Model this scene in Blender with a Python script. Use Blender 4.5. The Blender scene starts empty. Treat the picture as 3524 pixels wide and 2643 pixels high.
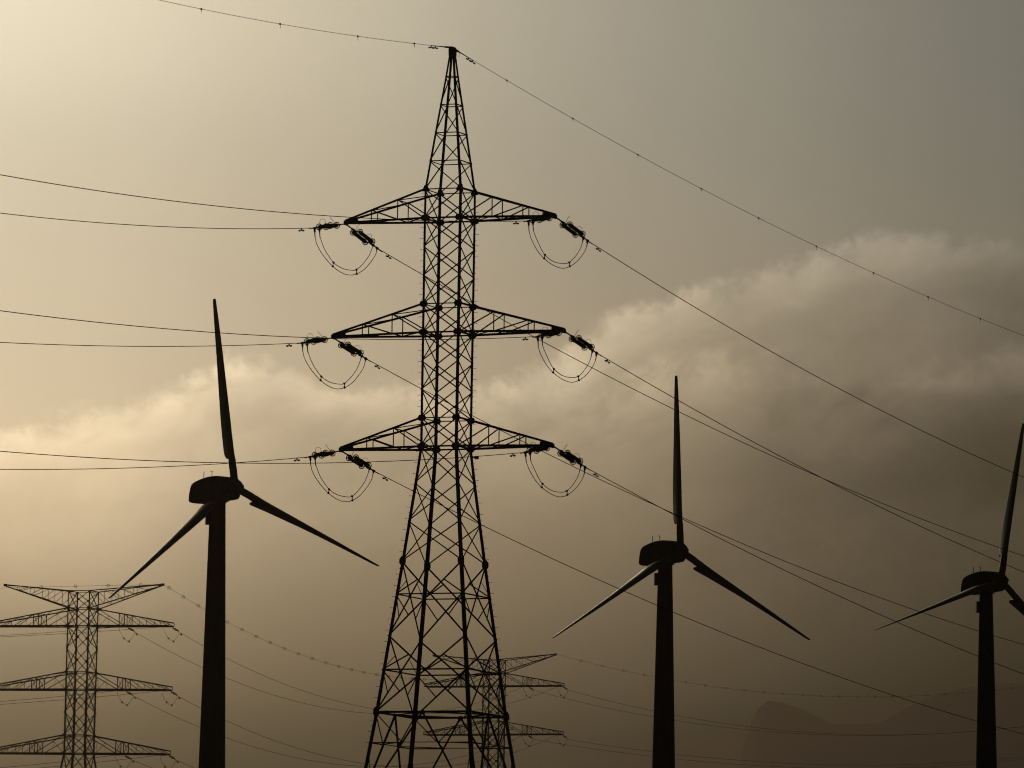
import bpy, bmesh, math, random
from mathutils import Vector, Matrix

random.seed(11)
scene = bpy.context.scene
COL = scene.collection

# ------------------------------------------------------------------ camera
FPX, CX, CY = 26800.0, 1762.0, 1321.5          # a long lens, in pixels of the 3524 x 2643 photograph
PITCH, ROLL = 0.1021, 0.0135
CAM = Vector((0.0, 0.0, 1.7))
FWD = Vector((0, math.cos(PITCH), math.sin(PITCH)))
UP0 = Vector((0, -math.sin(PITCH), math.cos(PITCH)))
RT0 = Vector((1, 0, 0))
RT = RT0 * math.cos(ROLL) + UP0 * math.sin(ROLL)
UPV = UP0 * math.cos(ROLL) - RT0 * math.sin(ROLL)
cd = bpy.data.cameras.new('camera')
cam = bpy.data.objects.new('camera', cd)
COL.objects.link(cam)
cd.sensor_width = 36.0
cd.lens = 36.0 * FPX / 3524.0
cd.clip_start = 1.0
cd.clip_end = 90000.0
mw = Matrix((RT, UPV, -FWD)).transposed().to_4x4()
mw.translation = CAM
cam.matrix_world = mw
scene.camera = cam

# ------------------------------------------------------------------ exposure: set for the bright sky round the veiled sun, everything else falls dark
EXPO = -3.0
scene.view_settings.view_transform = 'Standard'
scene.view_settings.look = 'None'
scene.view_settings.exposure = EXPO
scene.view_settings.gamma = 1.0
scene.render.film_transparent = False
try:
    scene.cycles.use_denoising = True
    scene.cycles.max_bounces = 6
    scene.cycles.volume_bounces = 0
    scene.cycles.filter_width = 1.1
except Exception:
    pass

# ------------------------------------------------------------------ sun: low, veiled, ahead of the camera to the upper left
SUN_AZ, SUN_EL = math.radians(-7.5), math.radians(9.5)
sd = bpy.data.lights.new('sun', 'SUN')
sd.energy = 0.6
sd.angle = math.radians(10.0)
sd.color = (1.0, 0.84, 0.62)
sun = bpy.data.objects.new('sun', sd)
COL.objects.link(sun)
to_sun = Vector((math.sin(SUN_AZ) * math.cos(SUN_EL), math.cos(SUN_AZ) * math.cos(SUN_EL), math.sin(SUN_EL)))
sun.rotation_euler = to_sun.to_track_quat('Z', 'Y').to_euler()
sun.location = to_sun * 300

# ------------------------------------------------------------------ world: dusty evening sky with a bank of cloud
world = bpy.data.worlds.new("World")
scene.world = world
world.use_nodes = True
WT = world.node_tree
WT.nodes.clear()


class S:
    """a socket with arithmetic"""
    def __init__(s, k):
        s.k = k


def _n(t):
    return WT.nodes.new(t)


def _in(sock, v):
    if isinstance(v, S):
        WT.links.new(v.k, sock)
    else:
        sock.default_value = v


def M(op, a, b=None, c=None, clamp=False):
    n = _n('ShaderNodeMath')
    n.operation = op
    n.use_clamp = clamp
    _in(n.inputs[0], a)
    if b is not None:
        _in(n.inputs[1], b)
    if c is not None:
        _in(n.inputs[2], c)
    return S(n.outputs[0])


S.__add__ = lambda a, b: M('ADD', a, b)
S.__radd__ = lambda a, b: M('ADD', b, a)
S.__sub__ = lambda a, b: M('SUBTRACT', a, b)
S.__rsub__ = lambda a, b: M('SUBTRACT', b, a)
S.__mul__ = lambda a, b: M('MULTIPLY', a, b)
S.__rmul__ = lambda a, b: M('MULTIPLY', b, a)
S.__truediv__ = lambda a, b: M('DIVIDE', a, b)
S.__rtruediv__ = lambda a, b: M('DIVIDE', b, a)


def smooth(x, lo, hi):
    n = _n('ShaderNodeMapRange')
    n.interpolation_type = 'SMOOTHSTEP'
    _in(n.inputs[0], x)
    n.inputs[1].default_value, n.inputs[2].default_value = lo, hi
    return S(n.outputs[0])


def curve(x, pts, x0=-2.0, x1=2.0):
    """piecewise curve through (x, y) points"""
    n = _n('ShaderNodeFloatCurve')
    ys = [p[1] for p in pts]
    y0, y1 = min(ys), max(ys)
    sp = (y1 - y0) or 1.0
    cm = n.mapping
    c = cm.curves[0]
    q = [((p[0] - x0) / (x1 - x0), (p[1] - y0) / sp) for p in pts]
    c.points[0].location = q[0]
    c.points[1].location = q[-1]
    for p in q[1:-1]:
        c.points.new(p[0], p[1])
    for p in c.points:
        p.handle_type = 'AUTO_CLAMPED'
    cm.extend = 'HORIZONTAL'
    cm.update()
    _in(n.inputs['Value'], M('MULTIPLY', x - x0, 1.0 / (x1 - x0), clamp=True))
    return S(n.outputs['Value']) * sp + y0


def noise(vec, scale, detail=5.0, rough=0.55, dist=0.0, off=0.0):
    n = _n('ShaderNodeTexNoise')
    n.noise_dimensions = '3D'
    WT.links.new(vec.k, n.inputs['Vector'])
    n.inputs['Scale'].default_value = scale
    n.inputs['Detail'].default_value = detail
    n.inputs['Roughness'].default_value = rough
    n.inputs['Distortion'].default_value = dist
    return S(n.outputs['Fac']) - 0.5


def vec(x, y, z):
    n = _n('ShaderNodeCombineXYZ')
    _in(n.inputs[0], x)
    _in(n.inputs[1], y)
    _in(n.inputs[2], z)
    return S(n.outputs[0])


tc = _n('ShaderNodeTexCoord')
sx = _n('ShaderNodeSeparateXYZ')
WT.links.new(tc.outputs['Generated'], sx.inputs[0])
DX, DY, DZ = S(sx.outputs[0]), S(sx.outputs[1]), S(sx.outputs[2])
front = smooth(DY, 0.3, 0.85)
YY = M('MAXIMUM', DY, 0.05)
# azimuth and elevation, in units of about 3.8 and 2.8 degrees round the bearing of the pylon
U = (DX / YY) * (1 / 0.0657)
V = ((DZ / YY) - 0.1025) * (1 / 0.0493)

# clear air: bright towards the veiled sun, falling off to the right
skyL = curve(U, [(-12, -3.2), (-8, -1.9), (-5, -0.6), (-3.5, -0.1), (-2.4, 0.0), (-1.6, -0.1), (-0.97, -0.294), (-0.47, -0.62), (0.2, -1.158), (0.5, -1.386), (0.84, -1.68), (1.0, -1.78), (2, -2.5), (4, -3.2), (12, -4)], -12, 12)
left = smooth(U, 1.0, -1.0)
skyV = curve(V, [(-2, -0.3), (0, -0.3), (0.5, -0.24), (1, 0.0), (2, 0.12), (4, 0.12)], -2, 4)
high = curve(V, [(-2, 0), (2, 0), (4, -0.4), (8, -1.4), (20, -3.2)], -2, 20)
clear = skyL + skyV * left + high
# under the cloud bank: darker towards the ground
cloudU = curve(U, [(-12, -3.2), (-8, -2.0), (-4, -0.7), (-2, -0.4), (-1, -0.58), (-0.6, -0.80), (-0.47, -0.90), (-0.1, -1.16), (0.2, -1.42), (0.5, -1.74), (0.84, -2.14), (1.0, -2.36), (2, -3.0), (4, -3.5), (12, -4.0)], -12, 12)
cloudV = curve(V, [(-2, -2.6), (-0.97, -1.47), (-0.74, -0.95), (-0.51, -0.54), (-0.29, -0.21), (-0.06, 0.0), (0.05, 0.18), (0.2, 0.30), (0.4, 0.38), (1, 0.4)], -2, 2)
glow = curve(V, [(-2, 0), (-0.8, 0.0), (-0.3, 0.22), (0.0, 0.06), (0.3, 0.0), (1, 0)], -2, 2) * smooth(U, -0.3, -1.0)
P0 = vec(U * 1.33, V, 0.37)
wx = noise(P0, 4.0, 4.0, 0.6)
wy = noise(vec(U * 1.33, V, 5.1), 4.0, 4.0, 0.6)
UX, VX = U * 1.33 + wx * 0.10, V + wy * 0.10
P = vec(UX, VX, 3.3)
# wisps drawn out along the slope of the bank
ca, sa_ = math.cos(math.radians(24)), math.sin(math.radians(24))
PS = vec((UX * ca + VX * sa_) * 0.55, (VX * ca - UX * sa_) * 1.35, 5.5)
big = noise(P, 1.3, 4.0, 0.5, 0.3)
mid = noise(P, 3.4, 8.0, 0.62, 0.2)
fine = noise(P, 11.0, 7.0, 0.65, 0.3)
tuft = noise(P, 34.0, 6.0, 0.68, 0.2)
wisp = noise(PS, 3.6, 8.0, 0.60, 0.4)
edge = curve(U, [(-2, -0.3), (-1.0, -0.13), (-0.77, -0.045), (-0.62, 0.02), (-0.52, 0.075), (-0.36, 0.015), (-0.1, -0.02), (0.05, 0.06), (0.25, 0.21), (0.43, 0.30), (0.58, 0.35), (0.73, 0.425), (0.85, 0.42), (1.0, 0.42), (2, 0.46)], -2, 2)
d = (edge - V) + mid * 0.17 + fine * 0.13 + tuft * 0.06
body = smooth(d, -0.03, 0.12)
rim = smooth(d, -0.02, 0.05) * (1.0 - smooth(d, 0.05, 0.19)) * smooth(U, -2.6, -0.4)
# second, lower folds of the bank on the right
edge2 = curve(U, [(-2, -0.6), (-0.3, -0.4), (0.0, -0.08), (0.2, 0.0), (0.35, 0.06), (0.5, 0.06), (0.62, 0.01), (0.75, 0.04), (1.0, 0.11), (2, 0.2)], -2, 2)
d2 = (edge2 - V) + mid * 0.22 + fine * 0.13 + wisp * 0.16 + tuft * 0.04
rim2 = smooth(d2, -0.05, 0.07) * (1.0 - smooth(d2, 0.07, 0.34)) * smooth(U, -0.2, 0.2)
texture_fade = smooth(V, -0.75, -0.05)
gap = smooth(d2, 0.10, 0.24) * (1.0 - smooth(d2, 0.3, 0.7)) * smooth(U, 0.2, 0.6)
under = cloudU + cloudV + glow + (mid * 0.34 + wisp * 0.40 + fine * 0.22 + tuft * 0.07) * texture_fade + big * 0.14 - gap * 0.20
fold = curve(V, [(-2, 0), (-0.5, 0), (-0.3, -0.12), (-0.09, -0.30), (0.0, -0.08), (0.05, 0.10), (0.10, 0.06), (0.2, 0), (2, 0)], -2, 2) * smooth(U, 0.35, 0.8)
under = under + fold
lnL = clear * (1.0 - body) + under * body + rim * (0.31 + wisp * 0.6 + mid * 0.4 + fine * 0.4) + rim2 * (0.28 + wisp * 0.8) + big * 0.05
lum = M('POWER', 2.718282, lnL)
# hue: pale straw high up, browner in the dusty air below
warm = smooth(V, 1.0, -0.9)
cool = smooth(U, -0.6, 1.2) * smooth(V, -0.1, 0.9) * (1.0 - body * 0.6)
rr = 1.145 + warm * 0.195 - cool * 0.09
bb = 0.735 - warm * 0.125 + cool * 0.075
# the sky stands behind kilometres of dusty air: what is seen through it has to be brighter by as much
HAZE_K = 5.5e-5
HAZE_G = 0.93
TOPZ, FARY = 1620.0, 26400.0
tanel = M('MAXIMUM', DZ / YY, 0.005)
path = M('MINIMUM', TOPZ / tanel, FARY)
trans = M('POWER', 2.718282, path * (-HAZE_K))
veil = 1.0 - trans
cos_sun = DX * to_sun.x + DY * to_sun.y + DZ * to_sun.z
phase = M('POWER', (1 + HAZE_G ** 2) - cos_sun * (2 * HAZE_G), -1.15) * (1 / 37.4)
veil = veil * phase
AIR = (0.073, 0.0505, 0.033)


def behind(c, air):
    return M('MAXIMUM', (c - veil * air), c * 0.1) / trans


cc = _n('ShaderNodeCombineColor')
_in(cc.inputs[0], behind(lum * rr, AIR[0]))
_in(cc.inputs[1], behind(lum, AIR[1]))
_in(cc.inputs[2], behind(lum * bb, AIR[2]))
# the rest of the dome: physical sky under the same dusty overcast
sky = _n('ShaderNodeTexSky')
sky.sky_type = 'NISHITA'
sky.sun_disc = False
sky.sun_elevation = SUN_EL
sky.sun_rotation = SUN_AZ
sky.dust_density = 8.0
sky.air_density = 1.2
tint = _n('ShaderNodeMix')
tint.data_type = 'RGBA'
tint.blend_type = 'MULTIPLY'
tint.inputs['Factor'].default_value = 1.0
WT.links.new(sky.outputs[0], tint.inputs['A'])
tint.inputs['B'].default_value = (0.80, 0.62, 0.42, 1)
bgN = _n('ShaderNodeBackground')
WT.links.new(tint.outputs['Result'], bgN.inputs['Color'])
bgN.inputs['Strength'].default_value = 0.05
bgC = _n('ShaderNodeBackground')
WT.links.new(cc.outputs[0], bgC.inputs['Color'])
bgC.inputs['Strength'].default_value = 2.0 ** -EXPO
mx = _n('ShaderNodeMixShader')
WT.links.new(front.k, mx.inputs[0])
WT.links.new(bgN.outputs[0], mx.inputs[1])
WT.links.new(bgC.outputs[0], mx.inputs[2])
wo = _n('ShaderNodeOutputWorld')
WT.links.new(mx.outputs[0], wo.inputs['Surface'])


# ================================================================== helpers
def ray(px, py):
    dx, dy = (px - CX) / FPX, -(py - CY) / FPX
    return FWD + RT * dx + UPV * dy


def at(px, py, depth):
    """the point behind pixel (px, py) of the photograph at ground distance depth"""
    r = ray(px, py)
    return CAM + r * (depth / r.y)


def on_plane(px, py, p0, nrm):
    r = ray(px, py)
    return CAM + r * ((p0 - CAM).dot(nrm) / r.dot(nrm))


def material(name, col, col2=None, scale=6.0, rough=0.6, metal=0.0, bump=0.0, streak=False, spec=0.5):
    m = bpy.data.materials.new(name)
    m.use_nodes = True
    nt = m.node_tree
    b = nt.nodes['Principled BSDF']
    b.inputs['Roughness'].default_value = rough
    b.inputs['Metallic'].default_value = metal
    b.inputs['Specular IOR Level'].default_value = spec
    t = nt.nodes.new('ShaderNodeTexCoord')
    mp = nt.nodes.new('ShaderNodeMapping')
    if streak:
        mp.inputs['Scale'].default_value = (1, 1, 0.12)
    nt.links.new(t.outputs['Object'], mp.inputs[0])
    n = nt.nodes.new('ShaderNodeTexNoise')
    n.inputs['Scale'].default_value = scale
    n.inputs['Detail'].default_value = 5
    nt.links.new(mp.outputs[0], n.inputs['Vector'])
    r = nt.nodes.new('ShaderNodeValToRGB')
    r.color_ramp.elements[0].position = 0.32
    r.color_ramp.elements[1].position = 0.68
    r.color_ramp.elements[0].color = (*col, 1)
    r.color_ramp.elements[1].color = (*(col2 or col), 1)
    nt.links.new(n.outputs['Fac'], r.inputs[0])
    nt.links.new(r.outputs[0], b.inputs['Base Color'])
    if bump:
        bp = nt.nodes.new('ShaderNodeBump')
        bp.inputs['Strength'].default_value = bump
        nt.links.new(n.outputs['Fac'], bp.inputs['Height'])
        nt.links.new(bp.outputs[0], b.inputs['Normal'])
    return m


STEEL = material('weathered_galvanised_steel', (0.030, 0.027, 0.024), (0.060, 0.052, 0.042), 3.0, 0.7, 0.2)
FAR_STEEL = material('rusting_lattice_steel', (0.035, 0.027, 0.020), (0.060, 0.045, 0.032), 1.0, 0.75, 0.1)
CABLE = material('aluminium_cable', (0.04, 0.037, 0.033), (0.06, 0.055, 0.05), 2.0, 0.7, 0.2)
PORCELAIN = material('brown_glazed_porcelain', (0.035, 0.016, 0.010), (0.05, 0.022, 0.013), 4.0, 0.35)
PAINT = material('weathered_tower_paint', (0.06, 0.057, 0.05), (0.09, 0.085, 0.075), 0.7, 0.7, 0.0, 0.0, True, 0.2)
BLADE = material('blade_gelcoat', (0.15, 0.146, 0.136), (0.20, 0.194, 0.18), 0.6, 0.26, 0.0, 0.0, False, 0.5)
DARKMETAL = material('dark_fitting_metal', (0.03, 0.03, 0.03), (0.05, 0.05, 0.05), 5.0, 0.5, 0.6)


class MB:
    """collects bars, plates and tubes into one mesh"""
    def __init__(s):
        s.v, s.f = [], []

    def loft(s, rings, closed=True, cap=True):
        n = len(rings[0])
        b = len(s.v)
        for r in rings:
            s.v += [tuple(p) for p in r]
        for i in range(len(rings) - 1):
            for j in range(n if closed else n - 1):
                k = (j + 1) % n
                s.f.append((b + i * n + j, b + i * n + k, b + (i + 1) * n + k, b + (i + 1) * n + j))
        if cap:
            s.f.append(tuple(b + j for j in reversed(range(n))))
            s.f.append(tuple(b + (len(rings) - 1) * n + j for j in range(n)))

    def angle(s, p, q, nrm, w, t=None):
        """an L-section steel angle from p to q, one flange lying across nrm, the other along it"""
        p, q, nrm = Vector(p), Vector(q), Vector(nrm)
        d = (q - p).normalized()
        u = d.cross(nrm).normalized()
        m = u.cross(d).normalized()
        t = t or w * 0.16
        prof = [(-w / 2, 0), (w / 2, 0), (w / 2, t), (-w / 2 + t, t), (-w / 2 + t, w * 0.8), (-w / 2, w * 0.8)]
        s.loft([[e + u * a + m * c for a, c in prof] for e in (p, q)])

    def bar(s, p, q, w, h=None, nrm=(0, 0, 1)):
        p, q, nrm = Vector(p), Vector(q), Vector(nrm)
        h = h or w
        d = (q - p).normalized()
        if abs(d.dot(nrm)) > 0.98:
            nrm = Vector((1, 0.1, 0))
        u = d.cross(nrm).normalized()
        m = u.cross(d).normalized()
        prof = [(-w / 2, -h / 2), (w / 2, -h / 2), (w / 2, h / 2), (-w / 2, h / 2)]
        s.loft([[e + u * a + m * c for a, c in prof] for e in (p, q)])

    def tube(s, pts, r, n=6, closed=False):
        pts = [Vector(p) for p in pts]
        rings = []
        N = len(pts)
        u = None
        for i in range(N):
            if closed:
                d = (pts[(i + 1) % N] - pts[i - 1]).normalized()
            else:
                d = (pts[min(i + 1, N - 1)] - pts[max(i - 1, 0)]).normalized()
            if u is None:
                a = Vector((0, 0, 1)) if abs(d.z) < 0.9 else Vector((1, 0, 0))
                u = d.cross(a).normalized()
            else:
                u = (u - d * u.dot(d)).normalized()
            m = d.cross(u)
            rr = r[i] if isinstance(r, (list, tuple)) else r
            rings.append([pts[i] + u * (rr * math.cos(2 * math.pi * k / n)) + m * (rr * math.sin(2 * math.pi * k / n)) for k in range(n)])
        if closed:
            rings.append(rings[0])
        s.loft(rings, True, not closed)

    def lathe(s, p, d, prof, n=12):
        """profile of (distance along d, radius)"""
        p, d = Vector(p), Vector(d).normalized()
        a = Vector((0, 0, 1)) if abs(d.z) < 0.9 else Vector((1, 0, 0))
        u = d.cross(a).normalized()
        m = d.cross(u)
        s.loft([[p + d * x + u * (r * math.cos(2 * math.pi * k / n)) + m * (r * math.sin(2 * math.pi * k / n)) for k in range(n)] for x, r in prof])

    def plate(s, c, u, v, outline, t):
        c, u, v = Vector(c), Vector(u), Vector(v)
        w = u.cross(v).normalized()
        s.loft([[c + u * a + v * b + w * k for a, b in outline] for k in (-t / 2, t / 2)])

    def build(s, name, mat, parent=None, smooth_=False, loc=None):
        me = bpy.data.meshes.new(name)
        me.from_pydata(s.v, [], s.f)
        bm = bmesh.new()
        bm.from_mesh(me)
        bmesh.ops.recalc_face_normals(bm, faces=bm.faces)
        bm.to_mesh(me)
        bm.free()
        me.materials.append(mat)
        if smooth_:
            for p in me.polygons:
                p.use_smooth = True
        o = bpy.data.objects.new(name, me)
        COL.objects.link(o)
        if parent:
            o.parent = parent
        if loc is not None:
            o.location = loc
        return o


def tag(o, label=None, cat=None, group=None, kind=None):
    if label:
        o['label'] = label
    if cat:
        o['category'] = cat
    if group:
        o['group'] = group
    if kind:
        o['kind'] = kind
    return o


def empty(name, loc, label, cat, group=None):
    o = bpy.data.objects.new(name, None)
    o.empty_display_size = 1.0
    COL.objects.link(o)
    o.location = loc
    return tag(o, label, cat, group)


def again(src, parent, loc=None):
    """another copy of a part, sharing its mesh"""
    c = src.copy()
    COL.objects.link(c)
    c.parent = parent
    if loc is not None:
        c.location = loc
    return c


def copy_tree(o, parent=None):
    c = o.copy()
    COL.objects.link(c)
    c.parent = parent
    for ch in list(o.children):
        copy_tree(ch, c)
    return c


def lerp(a, b, t):
    return a + (b - a) * t


OCT = [(math.cos(math.radians(22.5 + 45 * k)), math.sin(math.radians(22.5 + 45 * k))) for k in range(8)]

# ================================================================== ground, hills
GP = [(-600, -8), (0, 0), (200, 8), (380, 19.3), (430, 20.6), (560, 20), (700, 23), (830, 29), (1600, 62), (2110, 84), (2800, 105), (4000, 140), (8000, 230), (26000, 520)]


def ground_z(x, y):
    for (a, za), (b, zb) in zip(GP, GP[1:]):
        if y <= b:
            t = (y - a) / (b - a)
            return lerp(za, zb, t)
    return GP[-1][1]


def build_ground():
    xs = [-7000, -4000, -2200, -1200, -700, -420, -260, -180, -120, -80, -50, -25, 0, 25, 50, 80, 120, 180, 260, 420, 700, 1200, 2200, 4000, 7000]
    ys = [-600, -300, -120, -40, 0, 40, 90, 150, 200, 260, 320, 380, 406, 430, 480, 560, 630, 700, 760, 830, 950, 1100, 1300, 1600, 1850, 2110, 2450, 2800, 3400, 4000, 5500, 7000, 9000, 12000, 16000, 20000, 26000]
    vs, fs = [], []
    for y in ys:
        for x in xs:
            flat = min(1.0, abs(x) / 400.0)
            w = (math.sin(x * 0.004 + y * 0.0013) + math.sin(x * 0.0011 - y * 0.0021 + 1.7)) * 4.0 * flat
            vs.append((x, y, ground_z(x, y) + w))
    n = len(xs)
    for j in range(len(ys) - 1):
        for i in range(n - 1):
            fs.append((j * n + i, j * n + i + 1, (j + 1) * n + i + 1, (j + 1) * n + i))
    me = bpy.data.meshes.new('ground')
    me.from_pydata(vs, [], fs)
    m = material('dry_stony_ground', (0.10, 0.075, 0.05), (0.17, 0.13, 0.09), 0.05, 0.95, 0.0, 0.3)
    me.materials.append(m)
    for p in me.polygons:
        p.use_smooth = True
    o = bpy.data.objects.new('ground', me)
    COL.objects.link(o)
    tag(o, kind='structure')


build_ground()
HILLMAT = material('bare_rock_slopes', (0.05, 0.042, 0.034), (0.08, 0.066, 0.05), 0.002, 0.95)


def build_hill(depth, pts, thick, seed):
    """a mountain ridge whose skyline runs through the given photograph points"""
    rnd = random.Random(seed)
    sky_line = [at(px, py, depth) for px, py in pts]
    vs, fs = [], []
    xs = []
    for a, b in zip(sky_line, sky_line[1:]):
        k = max(2, int((b.x - a.x) / 18))
        k = min(k, 40)
        for i in range(k):
            t = i / k
            xs.append((lerp(a.x, b.x, t), lerp(a.z, b.z, t)))
    xs.append((sky_line[-1].x, sky_line[-1].z))
    prof = [(-1.0, 0.0), (-0.75, 0.22), (-0.5, 0.48), (-0.25, 0.76), (0.0, 1.0), (0.3, 0.8), (0.7, 0.4), (1.0, 0.0)]
    base = ground_z(0, depth - thick) - 20
    for j, (a, h) in enumerate(prof):
        for i, (x, z) in enumerate(xs):
            jit = rnd.uniform(-1, 1) * (6 if abs(a) > 0.01 else 1.5)
            vs.append((x + rnd.uniform(-3, 3), depth + a * thick, base + (z - base) * h + jit))
    n = len(xs)
    for j in range(len(prof) - 1):
        for i in range(n - 1):
            fs.append((j * n + i, j * n + i + 1, (j + 1) * n + i + 1, (j + 1) * n + i))
    me = bpy.data.meshes.new('hills')
    me.from_pydata(vs, [], fs)
    me.materials.append(HILLMAT)
    for p in me.polygons:
        p.use_smooth = True
    o = bpy.data.objects.new('hills', me)
    COL.objects.link(o)
    tag(o, kind='structure')


build_hill(24500, [(2380, 3100), (2520, 2780), (2545, 2660), (2562, 2560), (2588, 2480), (2615, 2430), (2645, 2411), (2690, 2417), (2760, 2443), (2830, 2475), (2870, 2493),
                   (2920, 2489), (2970, 2490), (3030, 2486), (3075, 2462), (3130, 2430), (3190, 2405), (3250, 2385), (3320, 2368), (3400, 2356), (3470, 2351), (3524, 2351), (3640, 2344), (3800, 2360), (4100, 2420), (4600, 2600), (5600, 2900)], 1500, 3)

# ================================================================== the nearest pylon
ARM_ANG = math.radians(-21.6)
PY = 406.06
AXIS = at(1547.5, 760, PY)
GROUND_P = 20.5


def zpix(py, px=1547.5):
    return at(px, py, PY).z


def scale_at(p):
    return FPX / (p - CAM).dot(FWD)


pylon = empty('lattice_pylon', (AXIS.x - 0.07, PY, GROUND_P), 'tall black steel lattice pylon with three pairs of crossarms, nearest and largest of the pylons', 'pylon', 'steel lattice pylons')
pylon.rotation_euler = (0, 0.0026, ARM_ANG)


def lvl(py, hw):
    z = zpix(py) - GROUND_P
    sc = scale_at(Vector((AXIS.x, PY, z + GROUND_P)))
    return z, hw / 1.298 / sc


LV = {}
for k, (py, hw) in {'top': (171, 9.5), 'p1': (265, 23.5), 'p2': (363, 40.2), 'p3': (461, 56.4), 'p4': (559, 73.2), 'r5': (657, 88.0), 'r6': (756, 89.0),
                    'a1': (854, 89), 'a2': (953, 89), 'r7': (1051, 89), 'r8': (1149, 88.8), 'b1': (1247, 88.8), 'b2': (1345, 88.8), 'r9': (1443, 88.8), 'r10': (1541, 88.8),
                    'c1': (1667, 106), 'c2': (1799, 126), 'c3': (1938, 146), 'c4': (2052, 163.5), 'c5': (2195, 186), 'c6': (2313, 205), 'c7': (2460, 227), 'c8': (2566, 246)}.items():
    LV[k] = lvl(py, hw)
LV['foot'] = (0.0, LV['c8'][1] + (LV['c7'][1] - LV['c8'][1]) / (LV['c7'][0] - LV['c8'][0]) * (0.0 - LV['c8'][0]))
SGN = [(-1, -1), (1, -1), (1, 1), (-1, 1)]      # left, near, right, far corner


def node(key, c, inset=0.0):
    z, h = LV[key] if isinstance(key, str) else key
    return Vector((SGN[c][0] * (h - inset), SGN[c][1] * (h - inset), z))


def face_n(i):
    """inward normal of the face between corners i and i+1"""
    return Vector([(0, 1, 0), (-1, 0, 0), (0, -1, 0), (1, 0, 0)][i])


def make_leg(keys, widths, c, mat, parent, levels=None):
    sxx, syy = SGN[c]
    m = MB()
    rings = []
    for k, w in zip(keys, widths):
        p = node(levels[k] if levels else k, c)
        t = w * 0.14
        rings.append([p + Vector((-sxx * a, -syy * b, 0)) for a, b in [(0, 0), (w, 0), (w, t), (t, t), (t, w), (0, w)]])
    m.loft(rings)
    return m.build('leg', mat, parent)


LEGK = ['foot', 'c8', 'c7', 'c5', 'c3', 'c1', 'r10', 'r9', 'r7', 'r6', 'r5', 'p3', 'p1', 'top']
LEGW = [0.19, 0.19, 0.185, 0.175, 0.17, 0.16, 0.14, 0.13, 0.125, 0.12, 0.115, 0.11, 0.10, 0.10]
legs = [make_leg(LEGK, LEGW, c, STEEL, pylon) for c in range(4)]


def leg_at(c, z):
    ks = sorted([v for v in LV.values()])
    for (z0, h0), (z1, h1) in zip(ks, ks[1:]):
        if z0 <= z <= z1:
            h = lerp(h0, h1, (z - z0) / (z1 - z0))
            return Vector((SGN[c][0] * h, SGN[c][1] * h, z))
    return None


# climbing bolts on two opposite legs: long-showing ones along the crossarms, the rest across them
mb = MB()
mb.tube([(0, 0, 0), (0.165, 0, 0)], 0.011, 5)
mb.tube([(0.155, 0, 0), (0.175, 0, 0)], 0.02, 5)
bolt0 = None
zb = LV['r5'][0] - 0.25
rows = MB()
step = 0.59
for c, sgn in ((0, -1), (2, 1)):
    z = zb - (0.2 if c == 2 else 0)
    n = 0
    while z > 1.4 and n < 50:
        p = leg_at(c, z)
        if bolt0 is None:
            bolt0 = mb.build('step_bolt', STEEL, legs[c], loc=p)
            b = bolt0
        else:
            b = again(bolt0, legs[c], p)
        b.rotation_euler = (0, 0, 0 if sgn > 0 else math.pi)
        q = leg_at(c, z - step / 2)
        rows.tube([q, q + Vector((0, sgn * 0.165, 0))], 0.011, 5)
        z -= step
        n += 1
tag(rows.build('step_bolts', STEEL, pylon), kind='stuff')


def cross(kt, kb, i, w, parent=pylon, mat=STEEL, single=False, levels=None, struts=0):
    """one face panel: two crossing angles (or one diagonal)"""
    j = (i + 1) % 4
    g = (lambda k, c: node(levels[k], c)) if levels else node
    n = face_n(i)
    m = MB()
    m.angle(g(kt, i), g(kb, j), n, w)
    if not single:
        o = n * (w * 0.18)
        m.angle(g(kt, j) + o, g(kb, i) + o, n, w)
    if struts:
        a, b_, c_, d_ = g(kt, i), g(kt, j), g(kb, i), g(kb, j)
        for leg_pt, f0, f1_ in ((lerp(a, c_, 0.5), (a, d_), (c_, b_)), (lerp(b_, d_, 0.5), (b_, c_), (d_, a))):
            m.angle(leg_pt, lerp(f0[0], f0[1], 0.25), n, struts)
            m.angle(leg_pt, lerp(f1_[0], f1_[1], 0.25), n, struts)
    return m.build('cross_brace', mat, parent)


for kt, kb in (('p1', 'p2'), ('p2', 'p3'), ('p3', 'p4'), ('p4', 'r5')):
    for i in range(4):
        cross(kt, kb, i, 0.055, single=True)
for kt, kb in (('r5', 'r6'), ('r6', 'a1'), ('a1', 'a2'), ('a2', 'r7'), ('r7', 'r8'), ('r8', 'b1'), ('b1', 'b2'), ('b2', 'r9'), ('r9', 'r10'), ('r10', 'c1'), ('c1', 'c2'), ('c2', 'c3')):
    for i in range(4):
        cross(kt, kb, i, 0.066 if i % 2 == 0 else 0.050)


def ring(key, w, diag=False, name='horizontal_frame', parent=pylon, mat=STEEL, levels=None):
    m = MB()
    g = (lambda k, c: node(levels[k], c)) if levels else node
    P4 = [g(key, c) for c in range(4)]
    for i in range(4):
        m.angle(P4[i], P4[(i + 1) % 4], face_n(i), w)
    if diag:
        mids = [(P4[i] + P4[(i + 1) % 4]) / 2 for i in range(4)]
        for i in range(4):
            m.angle(mids[i] + Vector((0, 0, -0.04)), mids[(i + 1) % 4] + Vector((0, 0, -0.04)), Vector((0, 0, 1)), w * 0.8)
    return m.build(name, mat, parent)


for k in ('p1', 'p2', 'p3', 'p4'):
    ring(k, 0.052)
for k in ('r5', 'r7', 'r9'):
    ring(k, 0.055)
for k in ('r6', 'r8', 'r10'):
    m_ = ring(k, 0.085)
ring('c4', 0.066)
ring('c6', 0.075)
ring('c7', 0.11, diag=True)


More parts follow.
